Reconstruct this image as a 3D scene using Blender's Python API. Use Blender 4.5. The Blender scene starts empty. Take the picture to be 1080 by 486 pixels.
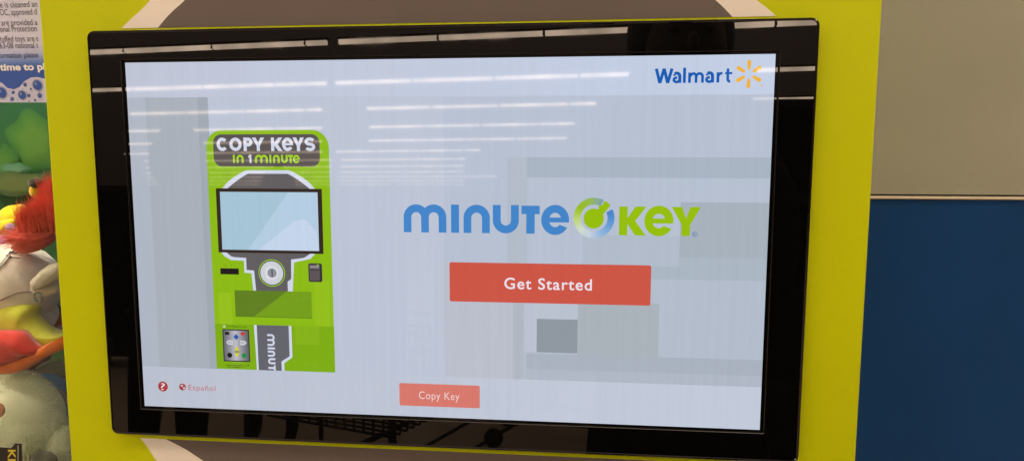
import bpy, bmesh, math, random
from mathutils import Vector, Matrix, noise
from mathutils.geometry import tessellate_polygon
random.seed(7)
scene = bpy.context.scene
COL = scene.collection
PI = math.pi
R_ = math.radians

# ------------------------------------------------------------------ basics
def lin(c):
    c = c / 255.0
    return c / 12.92 if c <= 0.04045 else ((c + 0.055) / 1.055) ** 2.4
def S(r, g, b): return (lin(r), lin(g), lin(b), 1.0)

def tag(o, label=None, cat=None, group=None, kind=None):
    if label: o['label'] = label
    if cat: o['category'] = cat
    if group: o['group'] = group
    if kind: o['kind'] = kind
    return o

def empty(name, loc, label, cat, group=None):
    o = bpy.data.objects.new(name, None); COL.objects.link(o)
    o.location = loc; o.empty_display_size = 0.05
    return tag(o, label, cat, group)

def root_loc(parent):
    v = Vector((0, 0, 0))
    while parent is not None:
        v += parent.location; parent = parent.parent
    return v

def link(name, me, mats, parent=None, smooth=False, origin=None):
    """mesh is in world coordinates; move it under its parent (or to origin)"""
    o = bpy.data.objects.new(name, me); COL.objects.link(o)
    if not isinstance(mats, (list, tuple)): mats = [mats]
    for m in mats: me.materials.append(m)
    if smooth:
        for p in me.polygons: p.use_smooth = True
    if parent is not None:
        me.transform(Matrix.Translation(-root_loc(parent))); o.parent = parent
    elif origin is not None:
        me.transform(Matrix.Translation(-Vector(origin))); o.location = origin
    return o

def bm_link(name, bm, mats, parent=None, smooth=False, origin=None):
    me = bpy.data.meshes.new(name); bm.normal_update(); bm.to_mesh(me); bm.free()
    return link(name, me, mats, parent, smooth, origin)

# ------------------------------------------------------------------ materials
def mat(name, col, rough=0.5, spec=0.5, emis=None, estr=1.0, bump=None, var=None, metal=0.0, sheen=0.0):
    m = bpy.data.materials.new(name); m.use_nodes = True
    nt = m.node_tree; b = nt.nodes['Principled BSDF']
    b.inputs['Base Color'].default_value = col
    b.inputs['Roughness'].default_value = rough
    b.inputs['Metallic'].default_value = metal
    b.inputs['Specular IOR Level'].default_value = spec
    if sheen:
        b.inputs['Sheen Weight'].default_value = sheen
        b.inputs['Sheen Roughness'].default_value = 0.5
    if emis:
        b.inputs['Emission Color'].default_value = emis
        b.inputs['Emission Strength'].default_value = estr
    tc = nt.nodes.new('ShaderNodeTexCoord')
    if var:
        sc, amt = var
        n = nt.nodes.new('ShaderNodeTexNoise'); n.inputs['Scale'].default_value = sc; n.inputs['Detail'].default_value = 5
        nt.links.new(tc.outputs['Object'], n.inputs['Vector'])
        mr = nt.nodes.new('ShaderNodeMapRange')
        mr.inputs['From Min'].default_value = 0.3; mr.inputs['From Max'].default_value = 0.7
        mr.inputs['To Min'].default_value = 1 - amt; mr.inputs['To Max'].default_value = 1 + amt
        nt.links.new(n.outputs['Fac'], mr.inputs['Value'])
        mx = nt.nodes.new('ShaderNodeVectorMath'); mx.operation = 'SCALE'
        mx.inputs[0].default_value = col[:3]
        nt.links.new(mr.outputs['Result'], mx.inputs['Scale'])
        nt.links.new(mx.outputs['Vector'], b.inputs['Base Color'])
    if bump:
        sc, st = bump
        n = nt.nodes.new('ShaderNodeTexNoise'); n.inputs['Scale'].default_value = sc; n.inputs['Detail'].default_value = 3
        nt.links.new(tc.outputs['Object'], n.inputs['Vector'])
        bp = nt.nodes.new('ShaderNodeBump'); bp.inputs['Strength'].default_value = st
        bp.inputs['Distance'].default_value = 0.001
        nt.links.new(n.outputs['Fac'], bp.inputs['Height'])
        nt.links.new(bp.outputs['Normal'], b.inputs['Normal'])
    return m

def attr_mat(name, emissive, rough=0.03):
    """colour from the mesh's own artwork colours ('col'): a lit display, or print"""
    m = bpy.data.materials.new(name); m.use_nodes = True
    nt = m.node_tree; b = nt.nodes['Principled BSDF']
    a = nt.nodes.new('ShaderNodeAttribute'); a.attribute_name = 'col'
    b.inputs['Roughness'].default_value = rough
    if emissive:
        b.inputs['Base Color'].default_value = (0.004, 0.004, 0.004, 1)
        # streaky noise put into the glow, imitating moiré
        tc = nt.nodes.new('ShaderNodeTexCoord'); mp = nt.nodes.new('ShaderNodeMapping')
        mp.inputs['Scale'].default_value = (260, 1, 7)
        n = nt.nodes.new('ShaderNodeTexNoise'); n.inputs['Scale'].default_value = 1.0; n.inputs['Detail'].default_value = 4
        nt.links.new(tc.outputs['Object'], mp.inputs['Vector']); nt.links.new(mp.outputs['Vector'], n.inputs['Vector'])
        mr = nt.nodes.new('ShaderNodeMapRange')
        mr.inputs['To Min'].default_value = 0.95; mr.inputs['To Max'].default_value = 1.05
        nt.links.new(n.outputs['Fac'], mr.inputs['Value'])
        vm = nt.nodes.new('ShaderNodeVectorMath'); vm.operation = 'SCALE'
        nt.links.new(a.outputs['Color'], vm.inputs[0]); nt.links.new(mr.outputs['Result'], vm.inputs['Scale'])
        nt.links.new(vm.outputs['Vector'], b.inputs['Emission Color'])
        b.inputs['Emission Strength'].default_value = 1.0
    else:
        nt.links.new(a.outputs['Color'], b.inputs['Base Color'])
    return m

M_green = mat('green_powder_coat', (0.52, 0.60, 0.002, 1), 0.5, 0.12, bump=(900, 0.08), var=(6, 0.025))
_nt = M_green.node_tree; _tc = _nt.nodes.new('ShaderNodeTexCoord'); _mp = _nt.nodes.new('ShaderNodeMapping'); _mp.inputs['Scale'].default_value = (14, 14, 5)
_n = _nt.nodes.new('ShaderNodeTexNoise'); _n.inputs['Scale'].default_value = 1.6; _n.inputs['Detail'].default_value = 7
_nt.links.new(_tc.outputs['Object'], _mp.inputs['Vector']); _nt.links.new(_mp.outputs['Vector'], _n.inputs['Vector']); _mr = _nt.nodes.new('ShaderNodeMapRange')
_mr.inputs['To Min'].default_value = .32; _mr.inputs['To Max'].default_value = .62
_nt.links.new(_n.outputs['Fac'], _mr.inputs['Value']); _nt.links.new(_mr.outputs['Result'], _nt.nodes['Principled BSDF'].inputs['Roughness'])
M_cream = mat('cream_vinyl', (0.80, 0.77, 0.70, 1), 0.55, 0.3, var=(9, 0.02))
M_brown = mat('brown_vinyl', (0.130, 0.108, 0.096, 1), 0.55, 0.25, bump=(1500, 0.1), var=(12, 0.04))
M_black = mat('glossy_black_glass', (0.002, 0.002, 0.002, 1), 0.015, 0.5)
_nt = M_black.node_tree; _tc = _nt.nodes.new('ShaderNodeTexCoord'); _n = _nt.nodes.new('ShaderNodeTexNoise'); _n.inputs['Scale'].default_value = 26; _n.inputs['Detail'].default_value = 6
_nt.links.new(_tc.outputs['Object'], _n.inputs['Vector']); _mr = _nt.nodes.new('ShaderNodeMapRange'); _mr.inputs['From Min'].default_value = .5; _mr.inputs['From Max'].default_value = .72
_mr.inputs['To Min'].default_value = .010; _mr.inputs['To Max'].default_value = .028
_nt.links.new(_n.outputs['Fac'], _mr.inputs['Value']); _nt.links.new(_mr.outputs['Result'], _nt.nodes['Principled BSDF'].inputs['Roughness'])
M_blackp = mat('black_plastic', (0.006, 0.006, 0.006, 1), 0.25, 0.5)
M_lip = mat('bezel_lip', (0.008, 0.007, 0.006, 1), 0.22, 0.45)
M_disp = attr_mat('display', True)
M_print = attr_mat('print', False, 0.45)
M_cab = mat('cabinet_green', (0.50, 0.55, 0.003, 1), 0.5, 0.2)
M_tan = mat('tan_wall_paint', (0.325, 0.345, 0.275, 1), 0.6, 0.2, bump=(500, 0.25), var=(5, 0.05))
M_blue = mat('navy_wall_paint', (0.005, 0.050, 0.185, 1), 0.5, 0.15, bump=(500, 0.2), var=(5, 0.08))
M_trim = mat('trim_metal', (0.55, 0.5, 0.38, 1), 0.35, 0.5)
M_trimd = mat('trim_dark_gap', (0.02, 0.02, 0.02, 1), 0.6)  # dark joint behind the trim strip

# ------------------------------------------------------------------ camera and the kiosk's tilted face
TH = 0.1056859
F, YAW, PIT, ROLL = 672.2144, 0.0925428, -0.1007293, -0.0021658
CK = Vector((0.1105935, -0.5166035, 0.0635769))      # camera in the frame of the kiosk's face
RX = Matrix.Rotation(-TH, 3, 'X')                     # face frame -> world (top leans back)
EYE = 1.50
T0 = Vector((0, 0, EYE)) - Vector((0, 0, (RX @ CK).z))
def K(x, y, z): return T0 + RX @ Vector((x, y, z))
CAM = K(*CK)
Rz = Matrix(((math.cos(YAW), -math.sin(YAW), 0), (math.sin(YAW), math.cos(YAW), 0), (0, 0, 1)))
Rp = Matrix(((1, 0, 0), (0, math.cos(PIT), -math.sin(PIT)), (0, math.sin(PIT), math.cos(PIT))))
Rr = Matrix(((math.cos(ROLL), 0, math.sin(ROLL)), (0, 1, 0), (-math.sin(ROLL), 0, math.cos(ROLL))))
RK = Rz @ Rp @ Rr
RW = RX @ RK
right, fwd_, up = RW.col[0], RW.col[1], RW.col[2]
cd = bpy.data.cameras.new('camera'); cam = bpy.data.objects.new('camera', cd); COL.objects.link(cam)
cd.sensor_fit = 'HORIZONTAL'; cd.sensor_width = 36; cd.lens = F / 1080 * 36
cd.clip_start = 0.01; cd.clip_end = 300
mw = Matrix.Identity(4)
for i, v in enumerate((right, up, -fwd_)):
    for j in range(3): mw[j][i] = v[j]
mw.translation = CAM
cam.matrix_world = mw
scene.camera = cam
def at(px, py, Y):
    """world point seen at photo pixel (px, py) on the upright plane y = Y"""
    d = RW @ Vector(((px - 540) / F, 1, -(py - 243) / F))
    return CAM + d * ((Y - CAM.y) / d.y)

# ------------------------------------------------------------------ flat artwork builder
class Art:
    def __init__(self, mapf): self.v = []; self.f = []; self.c = []; self.m = mapf; self.mi = []
    def tris(self, pts, tri, col, layer, mi=0):
        b = len(self.v)
        for p in pts: self.v.append(self.m(p[0], p[1], layer))
        for t in tri: self.f.append([b + i for i in t]); self.c.append(col); self.mi.append(mi)
    def loops(self, loops, col, layer, mi=0):
        pts = [p for l in loops for p in l]
        tri = tessellate_polygon([[Vector((p[0], p[1], 0)) for p in l] for l in loops])
        self.tris(pts, tri, col, layer, mi)
    def poly(self, pts, col, layer, mi=0): self.loops([pts], col, layer, mi)
    def rect(self, x0, y0, x1, y1, col, layer, mi=0):
        self.tris([(x0, y0), (x1, y0), (x1, y1), (x0, y1)], [(0, 1, 2), (0, 2, 3)], col, layer, mi)
    def build(self, name, mats, parent, facing, origin=None):
        me = bpy.data.meshes.new(name)
        me.from_pydata([tuple(v) for v in self.v], [], self.f)
        me.update()
        flip = [i for i, p in enumerate(me.polygons) if p.normal.dot(facing) < 0]
        if flip:
            fs = set(flip)
            f2 = [list(reversed(f)) if i in fs else f for i, f in enumerate(self.f)]
            me2 = bpy.data.meshes.new(name); me2.from_pydata([tuple(v) for v in self.v], [], f2); me2.update()
            bpy.data.meshes.remove(me); me = me2
        a = me.color_attributes.new('col', 'FLOAT_COLOR', 'CORNER')
        k = 0
        for p, c, mi in zip(me.polygons, self.c, self.mi):
            p.material_index = mi
            for _ in range(p.loop_total): a.data[k].color = c; k += 1
        return link(name, me, mats, parent, origin=origin)

def arc(cx, cy, rx, ry, a0, a1, n=20):
    return [(cx + rx * math.cos(R_(a0 + (a1 - a0) * i / n)), cy + ry * math.sin(R_(a0 + (a1 - a0) * i / n))) for i in range(n + 1)]
def rrect(x0, y0, x1, y1, r, n=6):
    return (arc(x1 - r, y1 - r, r, r, 0, 90, n) + arc(x0 + r, y1 - r, r, r, 90, 180, n)
            + arc(x0 + r, y0 + r, r, r, 180, 270, n) + arc(x1 - r, y0 + r, r, r, 270, 360, n))

# letters of the rounded lettering: loops with y upward in a box w x h, stroke s
def g_n(w, h, s):
    r = w / 2
    return [[(0, 0)] + arc(r, h - r, r, r, 180, 0) + [(w, 0), (w - s, 0)] + arc(r, h - r, r - s, r - s, 0, 180) + [(s, 0)]]
def flip(loops, h): return [[(x, h - y) for x, y in l] for l in loops]
def g_u(w, h, s): return flip(g_n(w, h, s), h)
def g_m(w, h, s):
    wa = (w + s) / 2; r = wa / 2
    a = math.degrees(math.acos((w / 2 - r) / r))
    return [[(0, 0)] + arc(r, h - r, r, r, 180, a) + arc(w - r, h - r, r, r, 180 - a, 0)[1:] + [(w, 0), (w - s, 0)]
            + arc(w - r, h - r, r - s, r - s, 0, 180) + [((w + s) / 2, 0), ((w - s) / 2, 0)]
            + arc(r, h - r, r - s, r - s, 0, 180) + [(s, 0)]]
def g_i(w, h, s): return [[(0, 0), (w, 0), (w, h), (0, h)]]
def g_T(w, h, s):
    c = w / 2
    return [[(0, h), (w, h), (w, h - s), (c + s / 2, h - s), (c + s / 2, 0), (c - s / 2, 0), (c - s / 2, h - s), (0, h - s)]]
def g_e(w, h, s):
    rx, ry = w / 2, h / 2; ix, iy = rx - s, ry - s; t = s * 0.31; c = (rx, ry)
    ao = math.degrees(math.asin(-t / ry)); ai = math.degrees(math.asin(t / iy))
    out = arc(rx, ry, rx, ry, ao, 330, 40) + arc(rx, ry, ix, iy, 318, 180 + ai, 20)
    hole = arc(rx, ry, ix, iy, ai, 180 - ai, 16)
    return [out, hole]
def g_C(w, h, s): return [arc(w / 2, h / 2, w / 2, h / 2, 42, 318, 40) + arc(w / 2, h / 2, w / 2 - s, h / 2 - s, 318, 42, 30)]
def g_O(w, h, s): return [arc(w / 2, h / 2, w / 2, h / 2, 0, 350, 35), arc(w / 2, h / 2, w / 2 - s, h / 2 - s, 0, 350, 35)]
def g_P(w, h, s):
    r = h * 0.33
    return [[(0, 0), (0, h)] + arc(w - r, h - r, r, r, 90, -90) + [(s, h - 2 * r), (s, 0)],
            [(s, h - s)] + arc(w - r, h - r, r - s, r - s, 90, -90) + [(s, h - 2 * r + s)]]
def g_K(w, h, s):
    a = 1.3 * s; mx = s + 0.42 * (w - s)
    return [[(0, 0), (0, h), (s, h), (s, 0.60 * h), (w - a, h), (w, h), (mx, 0.5 * h), (w, 0), (w - a, 0), (s, 0.40 * h), (s, 0)]]
def g_Y(w, h, s):
    a = 1.22 * s; c = w / 2
    return [[(0, h), (a, h), (c, 0.60 * h), (w - a, h), (w, h), (c + s / 2, 0.38 * h), (c + s / 2, 0), (c - s / 2, 0), (c - s / 2, 0.38 * h)]]
def ribbon(pts, s):
    L, R2 = [], []
    for i, p in enumerate(pts):
        a = Vector(pts[max(i - 1, 0)]); b = Vector(pts[min(i + 1, len(pts) - 1)])
        d = (b - a).normalized(); n = Vector((-d.y, d.x)) * s / 2; q = Vector(p)
        L.append(tuple(q + n)); R2.append(tuple(q - n))
    return [L + R2[::-1]]
def g_S(w, h, s):
    rx = (w - s) / 2; ry = (h - s) / 4
    p = arc(w / 2, h - s / 2 - ry, rx, ry, 25, 270, 18) + arc(w / 2, s / 2 + ry, rx, ry, 90, -155, 18)[1:]
    return ribbon(p, s)
def g_1(w, h, s): return [[(w, 0), (w, h), (w - s, h), (0, h * 0.75), (0, h * 0.55), (w - s, h * 0.72), (w - s, 0)]]

def glyph(art, fn, x0, ytop, x1, ybot, s, col, layer, mi=0):
    """place a letter in a y-down box"""
    w, h = x1 - x0, ybot - ytop
    art.loops([[(x0 + x, ybot - y) for x, y in l] for l in fn(w, h, s)], col, layer, mi)

_fc = {}
def text_tris(s, bold=0.0, space=1.0):
    k = (s, bold, space)
    if k not in _fc:
        cu = bpy.data.curves.new('t', 'FONT'); cu.body = s; cu.offset = bold; cu.space_character = space
        cu.resolution_u = 6
        o = bpy.data.objects.new('t', cu); COL.objects.link(o)
        dg = bpy.context.evaluated_depsgraph_get(); dg.update()
        me = bpy.data.meshes.new_from_object(o.evaluated_get(dg))
        pts = [(v.co.x, v.co.y) for v in me.vertices]; f = [list(p.vertices) for p in me.polygons]
        bpy.data.objects.remove(o); bpy.data.meshes.remove(me)
        _fc[k] = (pts, f)
    return _fc[k]
def text(art, s, x0, x1, ybase, cap, col, layer, bold=0.0, space=1.0, mi=0, capref='H'):
    """x0..x1 = ink extent, ybase = baseline (y down), cap = height of a capital"""
    pts, f = text_tris(s, bold, space)
    hp, _ = text_tris(capref, bold, space)
    ch = max(p[1] for p in hp) - min(p[1] for p in hp)
    a = min(p[0] for p in pts); b = max(p[0] for p in pts)
    sx = (x1 - x0) / (b - a); sy = cap / ch
    art.tris([(x0 + (p[0] - a) * sx, ybase - p[1] * sy) for p in pts], f, col, layer, mi)

# ------------------------------------------------------------------ THE KIOSK
kiosk = empty('key_copying_kiosk', (0, 0.2, 0), 'bright lime green key copying kiosk with a large black framed touchscreen', 'kiosk')
FN = RX @ Vector((0, -1, 0))

def slab(name, x0, x1, z0, z1, y0, y1, m, parent, bev=0.0, seg=3, hole=None):
    bm = bmesh.new()
    vs = [bm.verts.new(K(x, y, z)) for x in (x0, x1) for y in (y0, y1) for z in (z0, z1)]
    idx = [(0, 1, 3, 2), (4, 6, 7, 5), (0, 4, 5, 1), (2, 3, 7, 6), (0, 2, 6, 4), (1, 5, 7, 3)]
    for f in idx: bm.faces.new([vs[i] for i in f])
    bmesh.ops.recalc_face_normals(bm, faces=bm.faces)
    if bev: bmesh.ops.bevel(bm, geom=list(bm.edges), offset=bev, segments=seg, profile=0.5, affect='EDGES')
    return bm_link(name, bm, m, parent, smooth=False)

PX0, PX1 = -0.3478, 0.3455
fp = slab('front_panel', PX0, PX1, -0.50, 0.42, 0.008, 0.034, M_green, kiosk, bev=0.0028, seg=4)
for p in fp.data.polygons:
    if p.area < 0.004 * 0.95: p.use_smooth = True
# cabinet behind and below the face (an upright box with a sloping front)
bm = bmesh.new()
t = K(0, 0.035, 0.415); b_ = K(0, 0.035, -0.49)
prof = [(t.y, t.z), (0.42, t.z), (0.42, 0.0), (b_.y + 0.01, 0.0), (b_.y + 0.01, b_.z - 0.01), (b_.y, b_.z)]
va = [bm.verts.new((-0.342, y, z)) for y, z in prof]; vb = [bm.verts.new((0.340, y, z)) for y, z in prof]
bm.faces.new(va); bm.faces.new(vb[::-1])
for i in range(len(prof)):
    j = (i + 1) % len(prof); bm.faces.new([va[i], vb[i], vb[j], va[j]])
bmesh.ops.recalc_face_normals(bm, faces=bm.faces)
bm_link('cabinet', bm, M_cab, kiosk)

def facemap(y): return lambda u, v, l: K(u, y - l * 0.0003, v)
# decals: cream outline and brown centre, cut out round the screen
def smooth_path(pts, n=6):
    out = []
    P = [pts[0]] + pts + [pts[-1]]
    for i in range(1, len(P) - 2):
        p0, p1, p2, p3 = [Vector(q) for q in P[i - 1:i + 3]]
        for k in range(n):
            t = k / n
            out.append(tuple(0.5 * ((2 * p1) + (p2 - p0) * t + (2 * p0 - 5 * p1 + 4 * p2 - p3) * t * t + (3 * p1 - p0 - 3 * p2 + p3) * t ** 3)))
    out.append(tuple(pts[-1])); return out
XC = -0.0028
def mir(pts): return pts + [(2 * XC - x, z) for x, z in reversed(pts)]
TOPY, BOTY = 0.1792, -0.1829
out_t = smooth_path([(-0.2727, TOPY), (-0.2635, 0.1868), (-0.2531, 0.1948), (-0.2446, 0.2030), (-0.221, 0.228), (-0.180, 0.258), (-0.140, 0.270), (-0.11, 0.272)])
in_t = smooth_path([(-0.2396, TOPY), (-0.2315, 0.1875), (-0.2245, 0.1935), (-0.2138, 0.2018), (-0.190, 0.222), (-0.160, 0.243), (-0.130, 0.252), (-0.105, 0.253)])
out_b = smooth_path([(-0.2770, BOTY), (-0.2705, -0.1915), (-0.2622, -0.2045), (-0.246, -0.222), (-0.225, -0.234), (-0.190, -0.240), (-0.145, -0.241)]) + [(-0.145, -0.30), (-0.115, -0.33), (-0.115, -0.44)]
in_b = smooth_path([(-0.2527, BOTY), (-0.2345, -0.1915), (-0.2147, -0.2034), (-0.190, -0.214), (-0.165, -0.219), (-0.125, -0.220)]) + [(-0.125, -0.292), (-0.096, -0.320), (-0.096, -0.44)]
a = Art(facemap(0.0079))
def band(a, o, i, col):
    # one closed outline: outer path across, inner path back
    a.poly(mir(o) + mir(i)[::-1], col, 1)
W4 = (1, 1, 1, 1)
# left and right sides of the cream outline are separated by the brown centre: build as outer shape minus inner shape
o_, i_ = mir(out_t), mir(in_t)
a.poly(o_ + i_[::-1], W4, 1)
a.build('cream_arch_decal', M_cream, kiosk, FN)
ob = mir(out_b); ib = mir(in_b)
n_ = len(out_b); m_ = len(in_b)
a = Art(facemap(0.0079)); a.poly(out_b + in_b[::-1], W4, 1)
a.build('cream_edge_decal', M_cream, kiosk, FN)
a = Art(facemap(0.0079))
a.poly([(2 * XC - x, z) for x, z in out_b] + [(2 * XC - x, z) for x, z in in_b][::-1], W4, 1)
a.build('cream_edge_decal', M_cream, kiosk, FN)
a = Art(facemap(0.0079))
a.poly(i_, W4, 1); a.build('brown_decal', M_brown, kiosk, FN)
a = Art(facemap(0.0079)); a.poly(ib, W4, 1); a.build('brown_decal', M_brown, kiosk, FN)

# touchscreen: black frame with a recessed glass display
BX0, BX1, BZ0, BZ1 = -0.2972, 0.2966, -0.1757, 0.1757
IX, IZ = 0.2682, 0.1516
def ring_faces(bm, A, B):
    for i in range(len(A)):
        j = (i + 1) % len(A); bm.faces.new([A[i], A[j], B[j], B[i]])
bm = bmesh.new()
def loopv(x0, z0, x1, z1, r, y): return [bm.verts.new(K(x, y, z)) for x, z in rrect(x0, z0, x1, z1, r, 6)]
L0 = loopv(BX0, BZ0, BX1, BZ1, 0.0062, 0.0082)
L1 = loopv(BX0, BZ0, BX1, BZ1, 0.0062, -0.0012)
L2 = loopv(BX0 + 0.0006, BZ0 + 0.0006, BX1 - 0.0006, BZ1 - 0.0006, 0.0056, -0.0021)
L3 = loopv(BX0 + 0.0016, BZ0 + 0.0016, BX1 - 0.0016, BZ1 - 0.0016, 0.0046, -0.0023)
L3b = loopv(BX0 + 0.0022, BZ0 + 0.0022, BX1 - 0.0022, BZ1 - 0.0022, 0.0040, -0.0018)
L4 = loopv(-IX - 0.0004, -IZ - 0.0004, IX + 0.0004, IZ + 0.0004, 0.0012, -0.0018)
L5 = loopv(-IX, -IZ, IX, IZ, 0.0010, -0.0014)
L6 = loopv(-IX + 0.0003, -IZ + 0.0003, IX - 0.0003, IZ - 0.0003, 0.0008, 0.0004)
seqs = [L0, L1, L2, L3, L3b, L4, L5, L6]
for A, B in zip(seqs[:-1], seqs[1:]): ring_faces(bm, A, B)
bm.faces.new(L6)                       # black border plane behind the lit area
bmesh.ops.recalc_face_normals(bm, faces=bm.faces)
bm.faces.ensure_lookup_table()
me = bpy.data.meshes.new('touchscreen'); bm.to_mesh(me); bm.free()
ts = link('touchscreen', me, [M_black, M_blackp, M_lip], kiosk)
nn = 28
for k, p in enumerate(ts.data.polygons):
    seg = k // nn
    if seg in (0,): p.material_index = 1
    if seg in (1, 2, 3): p.material_index = 0; p.use_smooth = False
    if seg in (5, 6): p.material_index = 2
ts['label'] = 'large touchscreen with wide glossy black frame and lit home page'

SW, SH = 0.531, 0.2987
def uimap(u, v, l): return K((u / 1280 - .5) * SW, 0.0 - l * 0.00003, (.5 - v / 720) * SH)
def UI(): return Art(uimap)
# --- page background
a = UI()
c_bar = S(196, 202, 224); c_body = S(188, 196, 213)
def PG(r, g, b, k=.22): return S(r + (188 - r) * k, g + (196 - g) * k, b - 2 + (211 - b) * k)
a.rect(0, 0, 1280, 720, c_body, 0)
for k in range(32):
    t = k / 31; a.rect(k * 40, 0, k * 40 + 40, 70 + 3 * t, S(190 + 4 * t, 196 + 10 * t, 213 + 15 * t), 1)
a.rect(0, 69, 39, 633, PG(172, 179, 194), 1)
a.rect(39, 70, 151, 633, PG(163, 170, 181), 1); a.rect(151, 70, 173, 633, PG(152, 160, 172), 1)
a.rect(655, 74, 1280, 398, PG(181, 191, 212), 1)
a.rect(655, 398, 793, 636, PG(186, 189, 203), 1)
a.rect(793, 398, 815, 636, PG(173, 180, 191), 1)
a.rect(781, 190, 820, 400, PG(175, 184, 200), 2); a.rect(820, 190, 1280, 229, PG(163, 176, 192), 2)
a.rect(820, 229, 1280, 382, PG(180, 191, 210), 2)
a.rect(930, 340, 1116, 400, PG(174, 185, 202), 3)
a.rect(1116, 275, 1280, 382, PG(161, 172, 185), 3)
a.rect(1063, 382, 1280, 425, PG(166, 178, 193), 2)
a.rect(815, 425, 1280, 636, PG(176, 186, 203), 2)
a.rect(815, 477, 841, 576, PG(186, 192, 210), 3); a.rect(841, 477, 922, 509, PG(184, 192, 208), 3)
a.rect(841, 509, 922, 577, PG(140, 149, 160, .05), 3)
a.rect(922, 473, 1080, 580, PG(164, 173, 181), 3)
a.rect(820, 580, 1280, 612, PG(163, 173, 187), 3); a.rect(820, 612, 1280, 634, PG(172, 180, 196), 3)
for k in range(32):
    t = k / 31; a.rect(k * 40, 634, k * 40 + 40, 720, S(186 + 8 * t, 192 + 10 * t, 207 + 11 * t), 4)
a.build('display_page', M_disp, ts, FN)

# --- store logo (top right)
a = UI(); cb = S(14, 92, 178)
def wl(pts, w, layer=6):
    a.loops(ribbon(pts, w), cb, layer)
for k_, (p0, p1) in enumerate((((1063.5, 24.5), (1070.5, 51)), ((1070.5, 51), (1078, 26)), ((1078, 26), (1085, 51)), ((1085, 51), (1092.5, 24.5)))):
    wl([(p0[0], 24.3 if p0[1] < 40 else 51), (p1[0], 24.3 if p1[1] < 40 else 51)], 5.7, 6 + .3 * k_)
def la(x0):
    cx_ = x0 + 7.6
    wl([(x0 + 1.6, 35.0)] + arc(cx_ - .6, 38.2, 5.6, 5.2, -150, -20, 12) + [(cx_ + 5.2, 40), (cx_ + 5.2, 51)], 5.8, 6)
    wl(arc(cx_ - .6, 45.3, 5.2, 4.0, -80, -330, 18) + [(cx_ + 5, 46)], 5.0, 6.4)
la(1094.5)
a.rect(1113.0, 23, 1118.4, 51, cb, 6)
a.rect(1122.6, 32.2, 1127.8, 51, cb, 6)
wl(arc(1132.2, 39.2, 5.0, 5.2, 180, 360, 12) + [(1137.2, 51)], 5.0, 6.3); wl(arc(1143.4, 39.2, 5.6, 5.2, 185, 360, 12) + [(1149.0, 51)], 5.0, 6.6)
la(1154.5)
a.rect(1174.6, 32.2, 1179.8, 51, cb, 6); wl(arc(1184.6, 40, 7.0, 6.0, 185, 275, 8), 4.8, 6.3)
wl([(1195.0, 25.5), (1195.0, 44)] + arc(1199.2, 44.6, 4.2, 4.4, 180, 80, 8), 5.0, 6); a.rect(1190.0, 32.0, 1203.0, 36.0, cb, 6.4)
for k in range(6):
    an = 90 + 60 * k; ux, uy = math.cos(R_(an)), -math.sin(R_(an)); vx, vy = -uy, ux
    c0, c1 = 10.5, 22.0; w0, w1 = 2.6, 3.8
    pts = []
    for (c, w, a0) in ((c1, w1, -90), (c0, w0, 90)):
        for q in range(9):
            t = R_(a0 + 180 * q / 8); dx, dy = math.cos(t) * w, math.sin(t) * w
            pts.append((1233 + ux * (c + dx) + vx * dy, 36 + uy * (c + dx) + vy * dy))
    a.poly(pts, S(236, 178, 62), 6)
a.poly(arc(1257, 57, 1.6, 1.6, 0, 330, 11), S(226, 176, 70), 6)
a.build('store_logo', M_disp, ts, FN)

# --- kiosk maker's logo
a = UI(); bl = S(66, 132, 200); gr = S(150, 190, 10); s_ = 15.6
for fn, x0, x1 in ((g_m, 573.5, 660), (g_i, 669.5, 685.5), (g_n, 694.5, 747), (g_u, 753, 804.5)):
    glyph(a, fn, x0, 283, x1, 339, s_, bl, 6)
glyph(a, g_T, 809.5, 284, 845.5, 339, 16.5, bl, 6)
glyph(a, g_e, 848.5, 282, 903, 341, 15.5, bl, 6)
glyph(a, g_K, 999.5, 284, 1051, 340, 16, gr, 6)
glyph(a, g_e, 1047.5, 282, 1103, 341, 15.5, gr, 6)
glyph(a, g_Y, 1099, 284, 1154, 340, 16, gr, 6)
stops = [(26, (66, 130, 200)), (0, (84, 144, 208)), (-40, (120, 166, 216)), (-75, (160, 188, 222)), (-105, (196, 208, 222)), (-140, (205, 218, 200)),
         (-175, (190, 212, 120)), (-215, (150, 190, 30)), (-250, (150, 186, 70)), (-280, (140, 172, 140)), (-298, (120, 158, 180))]
def ringcol(d):
    for (a0, c0), (a1, c1) in zip(stops[:-1], stops[1:]):
        if d >= a1:
            t = (a0 - d) / (a0 - a1); return S(*[c0[i] + (c1[i] - c0[i]) * t for i in range(3)])
    return S(*stops[-1][1])
cx, cy = 951, 307
NS = 54
for k in range(NS):
    d0 = 26 - 324 * k / NS; d1 = 26 - 324 * (k + 1) / NS
    q = []
    for rr, dd in ((39.5, d0), (39.5, d1), (26.2, d1), (26.2, d0)):
        q.append((cx + rr * math.cos(R_(dd)), cy - rr * math.sin(R_(dd))))
    a.poly(q, ringcol((d0 + d1) / 2), 6)
a.poly(arc(cx - 0.5, cy + 1, 19.5, 19.5, 0, 350, 35), gr, 6)
def rot(pts, an, ox, oy): return [(ox + x * math.cos(R_(an)) + y * math.sin(R_(an)), oy - x * math.sin(R_(an)) + y * math.cos(R_(an))) for x, y in pts]
a.poly(rot([(14, -7), (22, -7), (22, -10), (27, -10), (29, -7), (34, -7), (36, -10), (41, -6), (41, 5), (14, 8)], 46, cx - 0.5, cy + 1), gr, 7)
a.loops([arc(1143.5, 336.5, 5, 5, 0, 345, 23), arc(1143.5, 336.5, 4.1, 4.1, 0, 345, 23)], S(60, 110, 170), 6)
text(a, 'R', 1141.7, 1145.6, 339.2, 5.2, S(60, 110, 170), 6, bold=0.01)
a.build('maker_logo', M_disp, ts, FN)

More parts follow.
